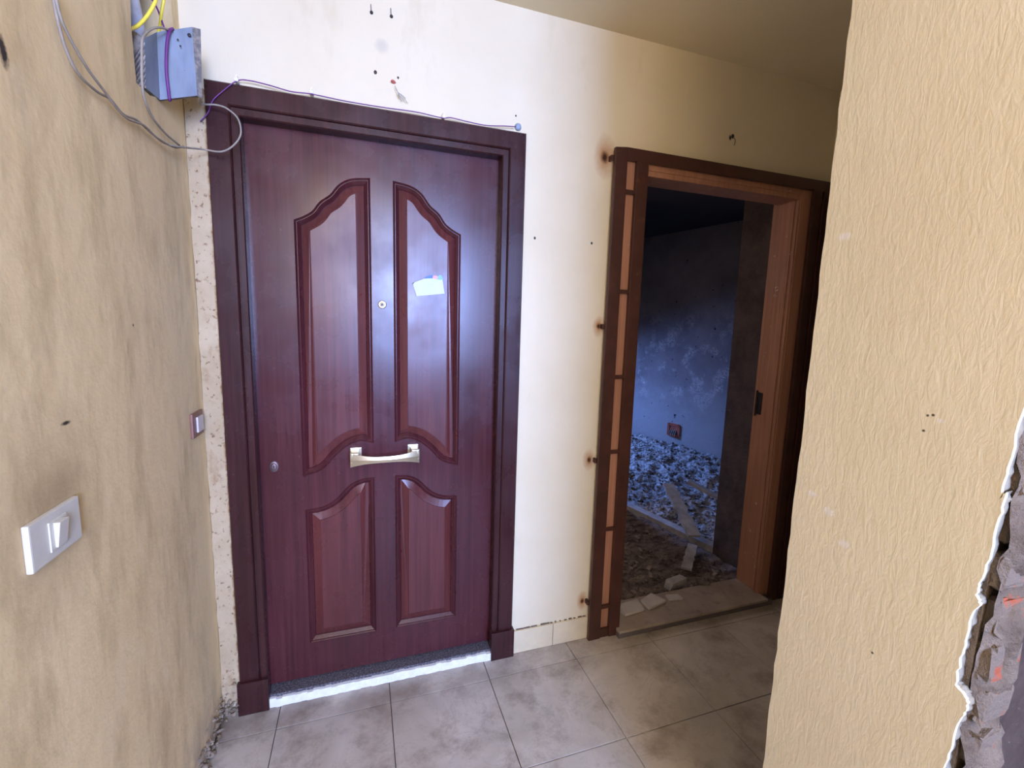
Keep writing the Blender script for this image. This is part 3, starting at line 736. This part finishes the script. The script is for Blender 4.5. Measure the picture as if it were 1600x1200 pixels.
# ------------------------------------------------------------------ switches
sw = empty('light_switch', (0, -.80, 1.1)); tag(sw, 'white plastic light switch plate on the grimy left wall', 'light switch')
bm = bmesh.new(); bx(bm, .0002, .010, -.865, -.731, 1.060, 1.140, .003); place(obj('cover_plate', bm, SWW), sw)
bm = bmesh.new(); bx(bm, .010, .0125, -.822, -.774, 1.074, 1.126, .001); place(obj('module', bm, SWW), sw)
bm = bmesh.new(); vs = bx(bm, .0122, .019, -.812, -.786, 1.078, 1.122, .0015)
for v in bm.verts:
    if v.co.x > .0155: v.co.x += (v.co.z-1.10)*.13
place(obj('rocker', bm, SWW), sw)
bp = empty('bell_push', (0, -.08, 1.13)); tag(bp, 'small brown bell push with pale button beside the door frame', 'doorbell')
bm = bmesh.new(); bx(bm, .0002, .009, -.128, -.030, 1.090, 1.168, .003); place(obj('cover_plate', bm, SWB), bp)
bm = bmesh.new(); bx(bm, .009, .015, -.100, -.048, 1.104, 1.154, .003); place(obj('button', bm, SWG), bp)

# ------------------------------------------------------------------ junction box hanging out of the hole
jb = empty('junction_box', (.03, -.2, 2.1)); tag(jb, 'grey sheet metal junction box hanging out of the hole in the left wall', 'junction box')
def P(px_, py_, y): 
    r = Matrix(R_) @ Vector((px_-800, py_-600, F_PX)); o_ = cam.matrix_world.translation; return o_+r*((y-o_.y)/r.y)
fa = P(245, 50, -.20); fb = P(300, 42, -.17); fb2 = P(311, 43, -.165); fc = P(312, 150, -.165); fd = P(250, 156, -.20); fe = P(228, 138, -.225); ff = P(226, 60, -.225)
bm = bmesh.new()
V = [bm.verts.new(p) for p in (fa, fb, fc+Vector((-.006, 0, 0)), fd, fe, ff)]
bm.faces.new((V[0], V[1], V[2], V[3])); bm.faces.new((V[0], V[3], V[4], V[5]))
r = bmesh.ops.solidify(bm, geom=list(bm.faces), thickness=.002)
place(obj('front_sheet', bm, STEEL), jb)
def quadplate(name, ps, mat, t=.002):
    bm = bmesh.new(); bm.faces.new([bm.verts.new(p) for p in ps]); bmesh.ops.solidify(bm, geom=list(bm.faces), thickness=t)
    return place(obj(name, bm, mat), jb)
quadplate('side_flange', [fb+Vector((0, 0, 0)), fb2+Vector((.001, .010, .002)), fc+Vector((.003, .010, -.002)), fc+Vector((-.006, 0, 0))], STEELE)
bk = Vector((-.02, .05, .01))
quadplate('bottom_sheet', [fd, fc+Vector((-.006, 0, 0)), fc+bk*.5, fd+bk*.5], STEELE)
quadplate('chamfer_sheet', [fe, fd, fd+bk*.5, fe+bk*.5], STEELE)
quadplate('top_sheet', [fa, fb, fb+Vector((-.01, .05, .002)), fa+Vector((-.01, .05, .002))], STEELE)
quadplate('left_sheet', [ff, fe, fe+Vector((-.045, -.02, .01)), ff+Vector((-.04, -.02, .02))], STEELE)
lathe_s = lathe('knockout', [(.0045, 0), (.0045, .0015), (.002, .002)], P(296, 55, -.176), SCREW, seg=12); place(lathe_s, jb)
for a, b in ((278, 62), (282, 72)): place(lathe('knockout', [(.0022, 0), (.0022, .0012), (.001, .0015)], P(a, b, -.189), SCREW, seg=10), jb)

# conduit and cables
tag(tube('conduit', [(-.055, -.40, 2.37), (-.028, -.27, 2.30), (-.042, -.16, 2.19), (-.07, -.08, 2.10)], .017, simple('pale_conduit', (0.62, 0.62, 0.66), .6), seg=12), 'pale conduit crossing the hole behind the yellow cables', 'conduit')
def cable(name, pts, r, mat, label): return tag(tube(name, pts, r, mat), label, 'cable')
cable('cable', [P(246, -30, -.24), P(244, -2, -.24), P(232, 22, -.245), P(218, 38, -.255), P(208, 44, -.27), P(196, 48, -.33)], .0042, YELL, 'left yellow cable curving into the wall hole above the junction box')
cable('cable', [P(259, -30, -.2), P(256, -2, -.2), P(252, 22, -.19), P(250, 40, -.17), P(244, 56, -.16), P(226, 66, -.17), P(208, 69, -.20)], .0038, YELL, 'right yellow cable passing behind the junction box')
cable('cable', [P(232, -10, -.17), P(245, 12, -.175), P(252, 30, -.18), P(257, 44, -.19), P(262, 47, -.20)], .0022, PURP, 'thin purple cable coming down to the top of the junction box')
cable('cable', [P(270, 45, -.188), P(264, 50, -.205), P(260.5, 75, -.208), P(260, 110, -.208), P(263, 140, -.205), P(265, 156, -.203), P(266, 153, -.18)], .0040, PURP, 'thick purple cable strapped down the front of the junction box')
def LWp(px_, py_, x):
    r = Matrix(R_) @ Vector((px_-800, py_-600, F_PX)); o_ = cam.matrix_world.translation; return o_+r*((x-o_.x)/r.x)
cable('cable', [LWp(78, -30, .012), LWp(84, 0, .012), LWp(92, 40, .012), LWp(104, 80, .012), LWp(122, 115, .012), LWp(150, 142, .012), LWp(172, 155, .012), LWp(192, 178, .012), LWp(214, 188, .012), LWp(237, 208, .012), LWp(256, 223, .014), LWp(278, 229, .03),
                P(315, 233, -.045), P(345, 237, -.05), P(364, 228, -.052), P(376, 210, -.052), P(372, 186, -.050), P(355, 170, -.045), P(338, 164, -.040), P(318, 163, -.035), P(313, 160, -.04), P(316, 148, -.06)], .0027, GREY, 'long dusty grey cable looping from the left wall across the door frame corner')
cable('cable', [LWp(84, -30, .018), LWp(88, 0, .018), LWp(98, 36, .018), LWp(118, 76, .018), LWp(140, 112, .018), LWp(165, 145, .018), LWp(180, 166, .018), LWp(200, 186, .018), LWp(225, 196, .018), LWp(245, 215, .018), LWp(272, 230, .018), LWp(287, 229, .018)], .0025, GREY, 'second grey cable twisted with the long one down the left wall')
cable('cable', [P(262, 46, -.21), P(250, 43, -.235), LWp(236, 46, .022), LWp(223, 60, .020), LWp(221.5, 90, .018), LWp(222, 128, .016), LWp(226, 155, .014), LWp(238, 183, .012), LWp(258, 208, .012), LWp(280, 227, .014)], .0028, GREY, 'grey cable arching out of the junction box and dropping to the wall cables')
fr = -.006
cable('cable', [P(313, 190, fr), P(325, 176, fr), P(332, 158, fr), P(345, 145, fr), P(370, 126.5, fr), P(390, 126, fr), P(420, 133, fr), P(455, 143, fr), P(487, 147, fr), P(540, 158, fr), P(600, 168, fr), P(650, 175, fr), P(690, 184, fr), P(705, 184, fr),
                P(730, 190, fr), P(760, 196, fr), P(790, 197, fr), P(806, 198, fr)], .0018, PURP, 'thin purple cable clipped along the top of the door frame')
for (x, y_), lb in zip(((370, 126), (487, 145), (693, 183)), ('white cable clip at the left end of the door frame top', 'white cable clip over the left half of the door frame top', 'white cable clip over the right half of the door frame top')):
    p = P(x, y_, -.004); bm = bmesh.new(); bx(bm, p.x-.005, p.x+.005, -.011, YW, p.z-.004, p.z+.005, .0015); bx(bm, p.x-.0015, p.x+.0015, -.009, YW, p.z+.004, p.z+.015)
    tag(obj('cable_clip', bm, CLIP), lb, 'cable clip')
p = P(811, 196.5, .0)
tag(lathe('putty_plug', [(.0135, 0), (.0135, .004), (.011, .010), (.006, .013)], (p.x, YW, p.z), PUTTY, seg=18), 'blue grey putty plug where the purple cable ends above the frame', 'plug')
# screws in the wall
for (x, y_), lb in zip(((580.5, 20), (611.5, 26)), ('left of the two black hanging screws high above the door', 'right of the two black hanging screws high above the door')):
    p = P(x, y_, YW); o = empty('screw', (p.x, YW, p.z)); tag(o, lb, 'screw')
    place(lathe('head', [(.0055, -.001), (.0055, .003), (.003, .006)], (p.x, YW, p.z), SCREW, seg=12), o)
    bm = bmesh.new(); tube_bm(bm, [(p.x-.001, YW-.002, p.z+.002), (p.x-.002, YW-.0025, p.z+.024)], .0018, seg=6, smooth=False); place(obj('shank', bm, SHANK), o)
for (x, y_), r_, lb in (((586.5, 113), .0055, 'dark plug hole below the black screws above the door'), ((622, 121.5), .0035, 'tiny dark hole above the red taped wire'), ((835.5, 372), .0045, 'small dark hole in the wall right of the door frame'),
                        ((924.5, 380), .0045, 'small dark hole in the wall left of the gate'), ((806, 181), .003, 'tiny dark nail above the putty plug'), ((1145, 213), .0085, 'black plug hole above the open doorway')):
    p = P(x, y_, YW); tag(lathe('wall_plug', [(r_, -.001), (r_, .0006), (r_*.6, .0012)], (p.x, YW, p.z), SCREW, seg=12, sz=1.2), lb, 'plug')
p = P(1147, 222, YW); bm = bmesh.new(); tube_bm(bm, [(p.x-.006, YW-.001, p.z+.02), (p.x+.003, YW-.004, p.z+.006), (p.x, YW-.003, p.z-.014)], .0025, seg=6)
tag(obj('wire_stub', bm, WIRE, smooth=True), 'thin wire stub hanging from the black plug hole', 'wire')
# red taped wire
p = P(615, 129, YW); tw = empty('taped_wire', (p.x, YW, p.z)); tag(tw, 'red taped wire stub with frayed ends poking from the wall above the door', 'wire')
bm = bmesh.new(); rock(bm, (p.x, YW-.003, p.z), .013, .55, 2, .1)
place(obj('red_tape', bm, RED), tw)
bm = bmesh.new()
for e in ((637, 161), (632, 158), (628, 159), (625, 153), (634, 154)):
    tube_bm(bm, [P(617, 134, .0), P(621, 143, -.004), P((621+e[0])/2+random.uniform(-1, 1), (143+e[1])/2, -.003), P(*e, .004)], .0009, seg=5)
place(obj('frayed_end', bm, WIRE, smooth=True), tw)
